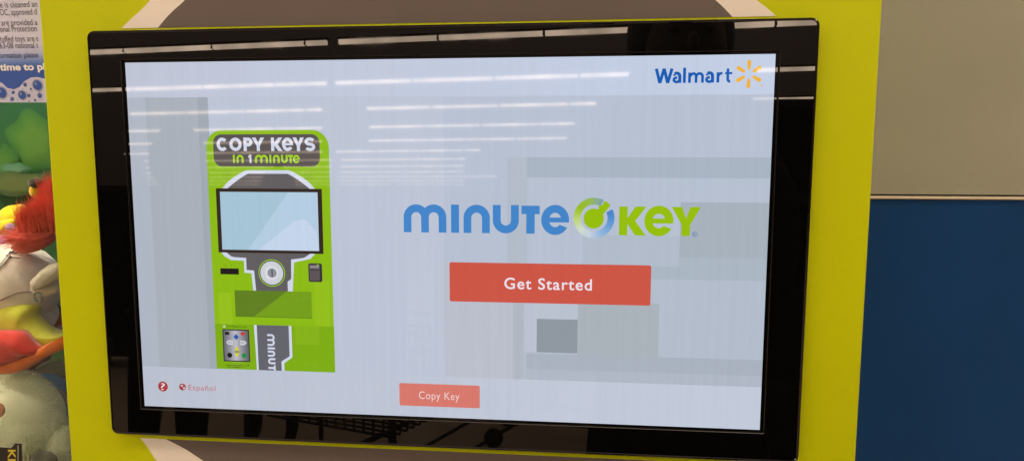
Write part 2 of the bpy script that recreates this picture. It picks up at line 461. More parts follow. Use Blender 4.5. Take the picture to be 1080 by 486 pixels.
# --- buttons
a = UI()
a.poly(rrect(665.5, 398, 1063, 477.5, 4), S(204, 86, 70), 6)
text(a, 'Get Started', 776, 949, 449.5, 22.5, S(236, 226, 236), 8, bold=0.012, space=1.12)
o = a.build('start_button', M_disp, ts, FN); o['label'] = 'wide red Get Started button'
a = UI()
a.poly(rrect(559, 650, 726, 697.5, 3), S(214, 120, 108), 6)
text(a, 'Copy Key', 600, 684, 682, 15.5, S(240, 214, 214), 8, bold=-0.006, space=1.08)
o = a.build('copy_button', M_disp, ts, FN); o['label'] = 'small pale red Copy Key button'
a = UI()
a.poly(arc(44, 675.5, 11, 11, 0, 350, 35), S(170, 62, 62), 6)
text(a, '?', 39.4, 48.6, 683, 15, S(232, 220, 228), 8, bold=0.0, capref='?')
a.build('help_button', M_disp, ts, FN)
a = UI(); rd = S(190, 92, 92)
a.poly(arc(88, 675, 7.6, 7.6, 0, 350, 35), S(166, 62, 62), 6)
a.poly([(84, 671), (88, 669.5), (90, 672.5), (87, 675), (84.5, 674)], S(200, 190, 204), 7)
a.poly([(89, 676), (93, 674.5), (94, 677.5), (91, 681), (89, 679)], S(200, 190, 204), 7)
text(a, 'Español', 101.5, 161.5, 681.3, 11.5, rd, 8, bold=-0.004, space=1.1)
a.build('language_link', M_disp, ts, FN)

# --- picture of the kiosk on the page
a = UI(); kg = S(140, 186, 22); kg2 = S(126, 172, 20); wh = S(208, 214, 232); gy = S(98, 94, 96); bk = S(52, 40, 34)
a.poly(arc(388, 171, 35, 35, 0, -90, 10) + arc(199, 171, 33.5, 35, -90, -180, 10) + [(166.5, 536), (423.5, 536)], kg, 6)
a.rect(166.5, 536, 424, 632.5, kg2, 6)
for (x0, y0, x1, y1, c) in ((176, 470, 205, 536, (150, 192, 30)), (384, 440, 416, 536, (148, 190, 28)), (340, 536, 392, 575, (134, 178, 26))):
    a.rect(x0, y0, x1, y1, S(*c), 6.5)
a.poly(rrect(180.5, 144.5, 404, 209, 17), S(86, 80, 80), 7)
s_ = 6.6
for fn, x0, x1 in ((g_C, 188, 212), (g_O, 215, 241), (g_P, 245, 264), (g_Y, 263, 289), (g_K, 303, 327), (g_e, 326, 349), (g_Y, 348, 372)):
    glyph(a, fn, x0, 151, x1, 178, s_, wh, 8)
glyph(a, g_S, 373, 151, 395, 178, 6.2, wh, 8)
for fn, x0, x1 in ((g_i, 221.5, 225.5), (g_n, 229, 244), (g_m, 268, 295), (g_i, 298.5, 302.5), (g_n, 306, 320), (g_u, 323, 337), (g_T, 338, 348)):
    glyph(a, fn, x0, 185.5, x1, 202, 4.3, S(160, 208, 20), 8)
glyph(a, g_e, 347.5, 185.5, 362, 202.5, 4.0, S(160, 208, 20), 8)
glyph(a, g_1, 254, 185, 260.5, 202, 4.0, wh, 8)
# outline and grey centre
def sm(p, n=5): return smooth_path(p, n)
def mirx(p, c=295): return p + [(2 * c - x, y) for x, y in reversed(p)]
outo = sm([(194, 256), (209, 240), (228, 227), (244, 218.5), (252, 216.5)])
a.poly(mirx(outo, 294), wh, 7)
outb = [(187, 384), (194, 393), (208, 401)] + [(236, 402), (236, 427), (251, 428), (254, 468), (338, 468), (340, 444), (343, 404), (378, 396), (390, 384)]
a.poly(outb, wh, 7)
a.poly(mirx(sm([(204, 256), (222, 242), (240, 230), (252, 223.5)]), 294), gy, 8)
a.poly([(198, 384), (208, 393), (216, 395), (241, 396), (241, 421), (257, 422), (260, 466), (328, 466), (328, 444), (336, 438), (337, 398), (365, 394), (380, 384)], gy, 8)
for sx in (206.5, 379):
    for i in range(4):
        for j in range(4): a.rect(sx - 8 + i * 4.4, 219 + j * 4.4, sx - 6.4 + i * 4.4, 220.6 + j * 4.4, S(96, 134, 24), 7.5)
# monitor in the picture
a.rect(182, 253.5, 406, 385.5, bk, 9); a.rect(190.5, 260.5, 397, 379.5, S(180, 205, 226), 10)
a.poly([(190.5, 260.5), (336, 260.5), (246, 379.5), (190.5, 379.5)], S(165, 196, 214), 11)
a.poly([(268, 379.5), (348, 318), (370, 316), (392, 340), (397, 379.5)], S(196, 212, 234), 12)
a.poly(arc(295, 426.5, 28.5, 28.5, 0, 350, 35), S(150, 196, 40), 9)
a.poly(arc(295, 426.5, 26.5, 26.5, 0, 350, 35), S(70, 66, 70), 10)
a.poly(arc(295, 426.5, 24.5, 24.5, 0, 350, 35), S(206, 208, 216), 11)
a.poly(arc(295, 426.5, 15, 15, 0, 350, 35), S(216, 218, 226), 11.5)
a.poly(arc(295.5, 426.5, 9.5, 9.5, 0, 350, 35), S(128, 128, 134), 12)
a.poly(arc(295.5, 426.5, 7.5, 7.5, 0, 350, 35), S(146, 146, 152), 12.5)
a.rect(294.3, 420, 297, 433, S(70, 70, 76), 13)
a.rect(184, 418.5, 224, 431, S(34, 26, 28), 8)
a.poly(arc(196, 412.5, 1.3, 1.3, 0, 330, 11), S(96, 140, 24), 8); a.poly(arc(208, 412.5, 1.3, 1.3, 0, 330, 11), S(96, 140, 24), 8)
a.poly(rrect(373, 405, 402, 443.5, 4), S(58, 50, 54), 8); a.poly(rrect(375, 407, 397, 441, 3), S(92, 84, 88), 8.5)
a.rect(376.5, 411.5, 395.5, 416, S(120, 116, 122), 9); a.rect(376.5, 411, 395.5, 412.2, S(190, 190, 196), 9.5); a.rect(375.5, 417, 396, 420, S(70, 64, 68), 9)
a.rect(391, 407.6, 396, 409.4, S(160, 210, 40), 9)
# dispensing flap
a.rect(213, 464, 378, 519.5, S(118, 158, 28), 9)
a.poly([(213, 464), (326, 464), (252, 519.5), (213, 519.5)], S(96, 128, 34), 10)
a.rect(213, 518.3, 378, 519.8, S(92, 128, 26), 11)
# keypad
a.rect(182.5, 547, 241, 616, S(60, 52, 60), 7)
for k in range(16):
    t = abs((k + .5) / 16 - .48) * 2; g = 190 - 90 * t
    a.rect(185 + k * 53.5 / 16, 549.5, 185 + (k + 1) * 53.5 / 16, 613.5, S(g, g, g + 8), 8)
a.rect(188, 552.5, 197.5, 559, S(40, 36, 40), 9); a.rect(222.5, 552.5, 231.5, 559, S(196, 60, 60), 9)
a.poly([(206, 563), (212, 556.5), (218.5, 563), (212, 569.5)], S(48, 92, 170), 9)
a.poly([(189.5, 575), (194, 570.5), (204.5, 570.5), (204.5, 580), (194, 580)], S(206, 208, 218), 9)
a.poly([(235, 575), (230.5, 570.5), (220.5, 570.5), (220.5, 580), (230.5, 580)], S(206, 208, 218), 9)
text(a, 'BACK', 193.5, 203, 576.8, 3.6, S(60, 60, 70), 10); text(a, 'NEXT', 222, 231, 576.8, 3.6, S(60, 60, 70), 10)
a.poly([(207, 592), (213, 582.5), (218.5, 592)], S(214, 206, 60), 9); a.poly([(207, 597.5), (218.5, 597.5), (212.5, 607)], S(214, 206, 60), 9)
a.rect(207.5, 592, 218, 597.5, S(150, 150, 110), 9)
a.poly(arc(196.5, 602.5, 5.5, 5.5, 0, 340, 17), S(30, 28, 34), 9); a.poly(arc(228.5, 602.5, 5.5, 5.5, 0, 340, 17), S(30, 140, 70), 9)
for row, x0, x1, y in ((0, 194, 234, 541), (1, 187, 236, 624), (2, 192, 226, 628)):
    x = x0
    while x < x1:
        w = random.uniform(1.2, 4.5); a.rect(x, y - random.uniform(.5, 1.6), x + w, y + random.uniform(.5, 1.4), S(74, 100, 22), 8); x += w + random.uniform(.8, 1.8)
a.poly([(184, 543.5), (187, 536.9), (190, 543.5)], S(200, 214, 180), 8)
# neck with sideways name
a.poly([(252, 536.5), (333, 536.5), (333, 603), (315, 616), (315, 632.5), (255, 632.5)], wh, 8)
a.poly([(258, 536.5), (327, 536.5), (327, 601), (309, 612.5), (309, 632.5), (259, 632.5)], S(100, 100, 108), 9)
class Sub:      # letters turned a quarter turn, cropped by the page's bottom bar
    pass
def glyph_r(fn, y0, y1, s):     # reading downward: box x 280..296
    w, h = y1 - y0, 16.0
    L = [[(296 - (h - y), y0 + x) for x, y in l] for l in fn(w, h, s)]
    L = [[(280 + (x - 280), y) for x, y in l] for l in L]
    a.loops(L, wh, 10)
for fn, y0, y1 in ((g_m, 555, 580), (g_i, 583, 587.2), (g_n, 590, 603), (g_u, 606, 619)):
    glyph_r(fn, y0, y1, 4.2)
a.rect(292, 621.5, 296, 632.3, wh, 10); a.rect(280, 625, 292, 629.3, wh, 10)
o = a.build('kiosk_picture', M_disp, ts, FN)

# ------------------------------------------------------------------ WALL to the right
YW = 0.46
wall = empty('store_wall', (1.4, YW, 0), 'two tone store wall behind the kiosk, tan above and navy below a thin metal strip', 'wall')
zt = at(1000, 208, YW).z
def wbox(name, x0, x1, y0, y1, z0, z1, m, parent=None, bev=0, origin=None):
    bm = bmesh.new()
    bmesh.ops.create_cube(bm, size=1)
    for v in bm.verts: v.co = Vector(((x0 + x1) / 2 + v.co.x * (x1 - x0), (y0 + y1) / 2 + v.co.y * (y1 - y0), (z0 + z1) / 2 + v.co.z * (z1 - z0)))
    if bev: bmesh.ops.bevel(bm, geom=list(bm.edges), offset=bev, segments=2, affect='EDGES')
    return bm_link(name, bm, m, parent, origin=origin)
wbox('upper_panel', -3, 4, YW, YW + 0.1, zt + 0.004, 3.6, M_tan, wall)
wbox('lower_panel', -3, 4, YW, YW + 0.1, 0.0, zt - 0.004, M_blue, wall)
wbox('trim_gap', -3, 4, YW + 0.004, YW + 0.09, zt - 0.004, zt + 0.004, M_trimd, wall)
bm = bmesh.new()
pf = [(YW + 0.004, zt + 0.0012), (YW - 0.003, zt + 0.0010), (YW - 0.0045, zt - 0.0005), (YW - 0.0045, zt - 0.0020), (YW - 0.003, zt - 0.0030), (YW - 0.0005, zt - 0.0030)]
A = [bm.verts.new((-3, y, z)) for y, z in pf]; B = [bm.verts.new((4, y, z)) for y, z in pf]
for i in range(len(pf) - 1): bm.faces.new([A[i], A[i + 1], B[i + 1], B[i]])
bmesh.ops.recalc_face_normals(bm, faces=bm.faces)
bm_link('trim_strip', bm, M_trim, wall, smooth=True)

# ------------------------------------------------------------------ CLAW MACHINE to the left
YC = 0.10
claw = empty('claw_machine', (-0.91, 0.28, 0), 'claw machine full of plush toys with a notice and soap bubble print on its glass', 'claw machine')
M_cm = mat('claw_cabinet', (0.05, 0.06, 0.16, 1), 0.4)
M_floorc = mat('claw_dark_floor', (0.03, 0.03, 0.03, 1), 0.8)
XR = -0.375; XL = -1.45
pb = at(20, 108, YC).z            # bottom edge of the printed notice
zb = at(20, 560, YC).z
wbox('side_panel', XR - 0.02, XR, YC, 0.452, 0.0, 2.0, M_cm, claw)
wbox('side_panel', XL, XL + 0.02, YC, 0.452, 0.0, 2.0, M_cm, claw)
wbox('base_cabinet', XL + 0.022, XR - 0.022, YC, 0.449, 0.0, zb - 0.02, M_cm, claw)
wbox('top_cabinet', XL + 0.022, XR - 0.022, YC + 0.01, 0.449, 1.93, 2.0, M_cm, claw)
# back panel with a soft green printed woodland
m = bpy.data.materials.new('green_backdrop'); m.use_nodes = True; nt = m.node_tree; b = nt.nodes['Principled BSDF']
tc = nt.nodes.new('ShaderNodeTexCoord'); n1 = nt.nodes.new('ShaderNodeTexNoise'); n1.inputs['Scale'].default_value = 3.2; n1.inputs['Detail'].default_value = 1.5
nt.links.new(tc.outputs['Object'], n1.inputs['Vector'])
cr = nt.nodes.new('ShaderNodeValToRGB'); nt.links.new(n1.outputs['Fac'], cr.inputs['Fac'])
cr.color_ramp.elements[0].position = 0.35; cr.color_ramp.elements[0].color = (0.012, 0.085, 0.030, 1)
cr.color_ramp.elements[1].position = 0.68; cr.color_ramp.elements[1].color = (0.075, 0.16, 0.035, 1)
nt.links.new(cr.outputs['Color'], b.inputs['Base Color']); b.inputs['Roughness'].default_value = 0.5
M_back = m
YB = 0.425
wbox('back_panel', XL + 0.02, XR - 0.02, YB, YB + 0.02, zb, 1.93, M_back, claw)
# blurred bushes printed on the back panel, as low relief artwork
a = Art(lambda u, v, l: Vector((u, YB - 0.0005 - l * 0.0004, v)))
def blob(px, py, rx, ry, col, layer, n=40, lob=5, amp=0.12):
    c = at(px, py, YB); s = (YB - CAM.y) / F
    a.poly([(c.x + rx * s * math.cos(t) * (1 + amp * math.sin(lob * t + px)), c.z + ry * s * math.sin(t) * (1 + amp * math.sin(lob * t + py)))
            for t in [2 * PI * k / n for k in range(n)]], col, layer)
for k in range(7): blob(38, 150, 34 - 3 * k, 34 - 3 * k, (0.035 + .008 * k, 0.135 + .010 * k, 0.028, 1), 1 + k)
for k in range(6): blob(5, 172, 22 - 2.5 * k, 22 - 2.5 * k, (0.030 + .008 * k, 0.130 + .010 * k, 0.028, 1), 9 + k)
for k in range(5): blob(20, 178, 18 - 2 * k, 7 - k, (0.07 + .01 * k, 0.19 + .01 * k, 0.10 + .01 * k, 1), 16 + k)
for k in range(5): blob(26, 193, 46 - 4 * k, 14 - 1.5 * k, (0.06 + .012 * k, 0.11 + .006 * k, 0.040, 1), 22 + k)
a.build('backdrop_print', M_print, claw, Vector((0, -1, 0)))

# unseen lamp added under the machine's top to brighten the toys
wbox('added_toy_lamp', XL + 0.2, XR - 0.2, 0.16, 0.24, 1.905, 1.925, mat('added_lamp_glow', (.8, .8, .8, 1), .5, emis=(1, .86, .70, 1), estr=52), claw)
# front glass
def glass_mat():
    m = bpy.data.materials.new('clear_glass'); m.use_nodes = True; nt = m.node_tree
    nt.nodes.remove(nt.nodes['Principled BSDF']); out = nt.nodes['Material Output']
    tr = nt.nodes.new('ShaderNodeBsdfTransparent'); tr.inputs['Color'].default_value = (0.93, 0.96, 0.94, 1)
    gl = nt.nodes.new('ShaderNodeBsdfGlossy'); gl.inputs['Roughness'].default_value = 0.02
    fr = nt.nodes.new('ShaderNodeFresnel'); fr.inputs['IOR'].default_value = 1.5
    mx = nt.nodes.new('ShaderNodeMixShader')
    ge = nt.nodes.new('ShaderNodeNewGeometry'); iv = nt.nodes.new('ShaderNodeMath'); iv.operation = 'SUBTRACT'; iv.inputs[0].default_value = 1.0
    nt.links.new(ge.outputs['Backfacing'], iv.inputs[1]); ml = nt.nodes.new('ShaderNodeMath'); ml.operation = 'MULTIPLY'
    nt.links.new(fr.outputs[0], ml.inputs[0]); nt.links.new(iv.outputs[0], ml.inputs[1])      # the entry face mirrors, the exit face lets through
    nt.links.new(ml.outputs[0], mx.inputs[0]); nt.links.new(tr.outputs[0], mx.inputs[1]); nt.links.new(gl.outputs[0], mx.inputs[2])
    nt.links.new(mx.outputs[0], out.inputs[0]); return m
M_glass = glass_mat()
wbox('window_glass', XL + 0.022, XR - 0.022, YC + 0.002, YC + 0.006, zb - 0.018, 1.93, M_glass, claw)

# printed notice on the glass
a = Art(lambda u, v, l: Vector((u, YC - l * 0.0002, v)))
sc = (at(46, 60, YC) - at(0, 60, YC)).length / 46
def ap(px, py):
    q = at(px, py, YC); return (q.x, q.z)
xl = at(-150, 60, YC).x; xr = at(60, 60, YC).x
ztop = at(20, -110, YC).z
def zpy(py): return at(20, py, YC).z
rows_ = [(-110, (222, 226, 252)), (48, (216, 222, 252)), (56, (190, 202, 244)), (62, (140, 166, 228)), (68, (88, 124, 206)), (74, (60, 100, 192)), (108.3, (54, 94, 188))]
for (y0, c0), (y1, c1) in zip(rows_[:-1], rows_[1:]):
    st = 1 if y1 - y0 > 20 else 5
    for k in range(st):
        ya = y0 + (y1 - y0) * k / st; yb = y0 + (y1 - y0) * (k + 1) / st; t = (k + .5) / st
        cc = [c0[i] + (c1[i] - c0[i]) * t for i in range(3)]
        a.rect(xl, zpy(yb), xr, zpy(ya), S(*cc), 0)
for k, (s, x1, y, cap, bold, col) in enumerate([
        ('e is cleaned an', 40, 8.5, 6.2, 0.0, (92, 92, 118)), ('OC, approved d', 39.5, 16.5, 6.2, 0.0, (92, 92, 118)),
        (' are provided a', 40, 27.5, 6.2, 0.0, (92, 92, 118)), ('onal Protection', 39.5, 34, 6.2, 0.0, (92, 92, 118)),
        ('tuffed toys are t', 41, 44.5, 6.2, 0.0, (88, 88, 118)), ('63-08 national s', 41, 51.5, 6.2, 0.0, (84, 84, 120)),
        ('ormation please', 41, 61.5, 6.0, 0.0, (64, 74, 130)), ('time to pla', 54, 74.5, 7.6, 0.035, (245, 248, 255))]):
    p0 = ap(0.5 if k != 2 else 2, y); p1 = ap(x1, y)
    pts, f = text_tris(s.strip(), bold, 1.0); hp, _ = text_tris('H', bold, 1.0)
    ch = max(q[1] for q in hp) - min(q[1] for q in hp)
    x_a = min(q[0] for q in pts); x_b = max(q[0] for q in pts); sx = (p1[0] - p0[0]) / (x_b - x_a); sy = cap * sc * 0.9 / ch
    a.tris([(p0[0] + (q[0] - x_a) * sx, p0[1] + q[1] * sy) for q in pts], f, S(*col), 2)
# soap foam
foam = [(-150, 108.2), (60, 108.2), (60, 84)] + [(46, 83), (40, 81.5), (33, 82), (26, 86), (21, 92), (15, 94.5), (8, 93), (3, 88), (-2, 86), (-12, 84), (-24, 90), (-40, 92), (-60, 84), (-90, 92), (-120, 84), (-150, 90)]
a.poly([ap(*p) for p in foam], S(208, 212, 244), 2)
rnd = random.Random(3)
spots = [(40, 90, 4.6), (2.5, 98, 5.0), (24, 100.5, 4.0), (42.5, 101, 2.2), (31, 101, 1.6), (27, 89.5, 1.8), (13.5, 104.5, 1.8), (37.5, 106, 1.2), (14.5, 97.5, 1.4), (33, 94, 1.0)]
for px, py, r in spots:
    c = ap(px, py)
    a.poly([(c[0] + r * 1.25 * sc * math.cos(t), c[1] + r * 1.25 * sc * math.sin(t)) for t in [2 * PI * k / 24 for k in range(24)]], S(160, 170, 204), 3)
    a.poly([(c[0] + r * sc * math.cos(t), c[1] + r * sc * math.sin(t)) for t in [2 * PI * k / 24 for k in range(24)]], S(52, 92, 186), 4)
    a.poly([(c[0] + r * sc * (-.25 + .35 * math.cos(t)), c[1] + r * sc * (.3 + .35 * math.sin(t))) for t in [2 * PI * k / 16 for k in range(16)]], S(120, 146, 200), 5)
for k in range(140):
    px = rnd.uniform(-60, 46); py = rnd.uniform(95 - (6 if 24 < px else 0), 107.5); r = rnd.uniform(.25, .8)
    c = ap(px, py); s1 = S(110, 128, 186) if rnd.random() < .6 else S(222, 214, 226)
    a.poly([(c[0] + r * sc * math.cos(t), c[1] + r * sc * math.sin(t)) for t in [2 * PI * q / 8 for q in range(8)]], s1, 2.5)
o = a.build('printed_notice', M_print, claw, Vector((0, -1, 0)))
o['label'] = 'pale notice in small grey type fading to blue with soap foam'

# ------------------------------------------------------------------ plush toys
def fabric(name, c, var=(60, .12), bump=(400, .5)): return mat(name, (*c, 1), 0.85, 0.15, bump=bump, var=var, sheen=0.3)
def ell(bm, c, r, rotm=None, seg=28, amp=0.0, fr=30):
    bm2 = bmesh.new(); bmesh.ops.create_uvsphere(bm2, u_segments=seg, v_segments=seg * 2 // 3, radius=1)
    me = bpy.data.meshes.new('x')
    for v in bm2.verts:
        n = v.co.normalized(); d = 1 + amp * noise.noise(n * fr * 0.1 + Vector(c) * 10)
        q = Vector((n.x * r[0], n.y * r[1], n.z * r[2])) * d
        if rotm: q = rotm @ q
        v.co = q + Vector(c)
    bm2.to_mesh(me); bm2.free(); bm.from_mesh(me); bpy.data.meshes.remove(me)
def tube(bm, pts, r, seg=8, taper=None):
    rings = []
    for i, p in enumerate(pts):
        p = Vector(p); d = (Vector(pts[min(i + 1, len(pts) - 1)]) - Vector(pts[max(i - 1, 0)])).normalized()
        s = d.cross(Vector((0, 0, 1)));
        if s.length < 1e-3: s = d.cross(Vector((1, 0, 0)))
        s.normalize(); u = s.cross(d)
        rr = r * (taper[i] if taper else 1)
        rings.append([bm.verts.new(p + (s * math.cos(2 * PI * k / seg) + u * math.sin(2 * PI * k / seg)) * rr) for k in range(seg)])
    for A, B in zip(rings[:-1], rings[1:]):
        for k in range(seg): bm.faces.new([A[k], A[(k + 1) % seg], B[(k + 1) % seg], B[k]])
    bm.faces.new(rings[0]); bm.faces.new(rings[-1][::-1])
def fur(name, surf, m, parent, n, length, width, comb, spread=0.5, seed=1, curl=0.3, mess=.22):
    """tapering strands; surf(rnd) -> point, normal"""
    rd = random.Random(seed); V = []; Fc = []
    for _ in range(n):
        p, nr = surf(rd)
        cd_ = Vector(comb(p, rd)) if callable(comb) else Vector(comb)
        d = (nr * (1 - spread) + cd_ * spread + Vector((rd.gauss(0, mess), rd.gauss(0, mess), rd.gauss(0, mess)))).normalized()
        L = length * rd.uniform(.6, 1.2); side = d.cross(Vector((rd.gauss(0, 1), rd.gauss(0, 1), rd.gauss(0, 1)))).normalized()
        w = width * rd.uniform(.6, 1.2); q = p.copy(); b0 = len(V); ns = 4
        for k in range(ns + 1):
            ww = w * (1 - k / (ns + .3)); V.append(q - side * ww); V.append(q + side * ww)
            q = q + d * (L / ns); d = (d + cd_ * curl * .4 + Vector((rd.gauss(0, mess * .4), rd.gauss(0, mess * .4), rd.gauss(0, mess * .4)))).normalized()
        for k in range(ns): Fc.append((b0 + 2 * k, b0 + 2 * k + 1, b0 + 2 * k + 3, b0 + 2 * k + 2))
    me = bpy.data.meshes.new(name); me.from_pydata([tuple(v) for v in V], [], Fc); me.update()
    return link(name, me, m, parent, smooth=True)
def ellsurf(c, r, cond=None):
    c = Vector(c)
    def f(rd):
        while True:
            n = Vector((rd.gauss(0, 1), rd.gauss(0, 1), rd.gauss(0, 1))).normalized()
            if n.y > 0.45: continue
            p = Vector((n.x * r[0], n.y * r[1], n.z * r[2])); nn = Vector((n.x / r[0], n.y / r[1], n.z / r[2])).normalized()
            if cond is None or cond(n): return c + p, nn
    return f
def mm(Y): return (Y - CAM.y) / F * 1.0          # metres per photo pixel on plane Y

# grey plush with red hair
Y1 = 0.20; u = mm(Y1)
c = at(14, 300, Y1)
M_skin = fabric('grey_beige_plush', (0.80, 0.70, 0.61)); M_red = mat('red_fur', (0.88, 0.17, 0.12, 1), 0.6, 0.3, var=(40, .2))
M_ink = mat('black_stitch', (0.02, 0.015, 0.012, 1), 0.7); M_ear = fabric('pale_plush', (0.66, 0.60, 0.48))
t1 = empty('plush_toy', at(14, 352, Y1), 'grey beige plush animal with shaggy red hair and stitched closed eye, pressed near the glass', 'plush toy', 'plush toys piled in the claw machine')
rr = (50 * u, 48 * u, 50 * u)
bm = bmesh.new(); ell(bm, c, rr, amp=.05); ell(bm, at(38, 330, Y1 + .01), (22 * u, 24 * u, 26 * u), amp=.08)
bm_link('head', bm, M_skin, t1, smooth=True)
def onhead(px, py, off=0.0008, c=c, r=rr):
    # point of the head's surface seen at a pixel
    d = (at(px, py, 1.0) - CAM).normalized(); o = CAM - c
    A_ = sum((d[i] / r[i]) ** 2 for i in range(3)); B_ = 2 * sum(o[i] * d[i] / r[i] ** 2 for i in range(3)); C_ = sum((o[i] / r[i]) ** 2 for i in range(3)) - 1
    D_ = B_ * B_ - 4 * A_ * C_
    t = (-B_ - math.sqrt(D_)) / (2 * A_) if D_ > 0 else -B_ / (2 * A_)
    return CAM + d * (t - off - 0.0015)
bm = bmesh.new()
for pts in ([(12, 262), (15, 258), (20, 256), (22.5, 258), (22, 265), (18, 267), (12, 266)], [(11, 266), (15, 264.5), (20, 262)], [(11, 271), (16, 271.5), (21, 272)],
            [(0, 279), (4, 275), (8, 270), (11, 265)], [(11, 272), (7, 269)]):
    tube(bm, [onhead(*p) for p in pts], 0.0007, 6)
bm_link('stitched_eye', bm, M_ink, t1, smooth=True)
bm = bmesh.new(); tube(bm, [onhead(*p, off=.0002) for p in [(-2, 283), (3, 278), (7, 273.5), (10, 269)]], 0.0014, 8)
bm_link('eye_rim', bm, fabric('white_felt', (.75, .74, .70)), t1, smooth=True)
# folded ear
bm = bmesh.new()
ec = at(50, 291, Y1 - .052)
ell(bm, ec, (25 * u, 9 * u, 8.5 * u), Matrix.Rotation(R_(-34), 3, 'Y') , amp=.15, fr=20)
ell(bm, at(48, 303, Y1 - .040), (17 * u, 8 * u, 9 * u), Matrix.Rotation(R_(-8), 3, 'Y'), amp=.15, fr=20)
bm_link('ear', bm, M_ear, t1, smooth=True)
bm = bmesh.new()
cc = at(41, 313, Y1 - .056)
tube(bm, [cc + Vector((4.6 * u * math.cos(t), -.001, 5.6 * u * math.sin(t))) for t in [2 * PI * k / 20 for k in range(21)]], 0.0013, 6)
bm_link('stitched_ring', bm, mat('grey_green_thread', (.18, .22, .17, 1), .8), t1, smooth=True)
bm = bmesh.new(); tube(bm, [onhead(*p, off=-.0006) for p in [(-2, 318), (8, 313), (18, 309), (28, 307.5), (36, 308)]], 0.0006, 6)
bm_link('seam', bm, mat('seam_thread', (.22, .17, .13, 1), .9), t1, smooth=True)
# red hair: locks from the crown sweeping left and a crest rising to the right
def hairsurf(rd):
    if rd.random() < .5:
        px = rd.uniform(20, 66); py = 250 - (px - 10) * .36 + rd.gauss(0, 5); Yh = Y1 - .042 + rd.gauss(0, .005)
    else:
        q = rd.random(); px = 40 + q * 20 + rd.gauss(0, 5); py = 248 - q * 42 + rd.gauss(0, 5); Yh = Y1 - .025 + rd.gauss(0, .008)
    return at(px, py, Yh), Vector((0, -1, .2))
def comb(p, rd):
    s_px = (p - at(12, 250, Y1)).dot(Vector((1, 0, 0))) / u
    if p.z > at(0, 236, Y1).z: return (0.12 + rd.gauss(0, .12), -.05, .9)
    if s_px < 25: return (-.85, -.1, -.55 + rd.gauss(0, .1))
    return (-.9, -.15, -.15 + rd.gauss(0, .18)) if rd.random() < .88 else (.2, -.1, .8)
bm = bmesh.new()
ell(bm, at(38, 252, Y1 - .012), (28 * u, 20 * u, 13 * u), Matrix.Rotation(R_(-25), 3, 'Y')); ell(bm, at(54, 232, Y1 - .005), (12 * u, 10 * u, 30 * u), Matrix.Rotation(R_(18), 3, 'Y'))
hb = bm_link('hair', bm, M_red, t1, smooth=True)
f_ = fur('hair_strands', hairsurf, M_red, hb, 6000, 0.026, 0.00045, comb, .9, 4, .5, .10)

# yellow plush behind
Y2 = 0.34; u2 = mm(Y2)
t2 = empty('plush_toy', at(20, 262, Y2), 'bright yellow plush toy half hidden behind the red haired one', 'plush toy', 'plush toys piled in the claw machine')
bm = bmesh.new(); ell(bm, at(20, 240, Y2), (25 * u2, 20 * u2, 27 * u2), amp=.08); ell(bm, at(-2, 244, Y2 - .01), (16 * u2, 14 * u2, 13 * u2), amp=.08); ell(bm, at(4, 241, Y2 - .02), (20 * u2, 10 * u2, 8 * u2), Matrix.Rotation(R_(-28), 3, 'Y'), amp=.05)
bm_link('body', bm, fabric('yellow_plush', (0.80, 0.52, 0.01)), t2, smooth=True)
bm = bmesh.new(); ell(bm, at(11, 240, Y2 - .045), (6 * u2, 3 * u2, 5 * u2)); bm_link('muzzle_patch', bm, fabric('mauve_felt', (.34, .20, .30)), t2, smooth=True)
Yt = 0.36; ut = mm(Yt)
t3 = empty('plush_toy', at(37, 205, Yt), 'small plush toy with brown cap and yellow face above the yellow one', 'plush toy', 'plush toys piled in the claw machine')
bm = bmesh.new(); ell(bm, at(38, 202, Yt), (7 * ut, 6 * ut, 8 * ut)); bm_link('face', bm, fabric('amber_plush', (.72, .42, .01)), t3, smooth=True)
bm = bmesh.new(); ell(bm, at(38, 193, Yt - .004), (8 * ut, 7 * ut, 6 * ut)); bm_link('cap', bm, fabric('brown_plush', (.05, .035, .02)), t3, smooth=True)
# mauve plush
Y4 = 0.27; u4 = mm(Y4)
t4 = empty('plush_toy', at(2, 275, Y4), 'small mauve plush toy below the yellow one at the left edge', 'plush toy', 'plush toys piled in the claw machine')
bm = bmesh.new(); ell(bm, at(2, 259, Y4), (14 * u4, 9 * u4, 12 * u4), amp=.15); bm_link('body', bm, fabric('mauve_plush', (.50, .26, .55)), t4, smooth=True)
t4.location = t4.location
# lime, red and orange bird
Y5 = 0.17; u5 = mm(Y5)
t5 = empty('plush_toy', at(20, 392, Y5), 'lime plush bird with red and orange wing under the red haired toy', 'plush toy', 'plush toys piled in the claw machine')
def drape(name, poly, Y, m, parent, th=0.012, inset=0.35):
    """a stuffed flat shape: outline at distance Y, puffed towards the viewer"""
    P = [at(px, py, Y) for px, py in poly]; c = sum(P, Vector()) / len(P)
    bm = bmesh.new()
    rings = []
    for s, d in ((0.93, th * .9), (1.0, 0), (0.95, -th * .55), (0.80, -th * .9), (0.5, -th * 1.12), (0.2, -th * 1.2)):
        rings.append([bm.verts.new(c + (p - c) * s + Vector((0, d, 0))) for p in P])
    for A, B in zip(rings[:-1], rings[1:]):
        for k in range(len(P)): bm.faces.new([A[k], A[(k + 1) % len(P)], B[(k + 1) % len(P)], B[k]])
    bm.faces.new(rings[-1]); bm.faces.new(rings[0][::-1])
    bmesh.ops.recalc_face_normals(bm, faces=bm.faces)
    for v in bm.verts: v.co += Vector((0, noise.noise(v.co * 45) * .004, 0))
    return bm_link(name, bm, m, parent, smooth=True)
M_lime = fabric('lime_plush', (.66, .66, .06)); M_redp = fabric('red_plush', (.58, .03, .02)); M_or = fabric('orange_plush', (.68, .14, .01))
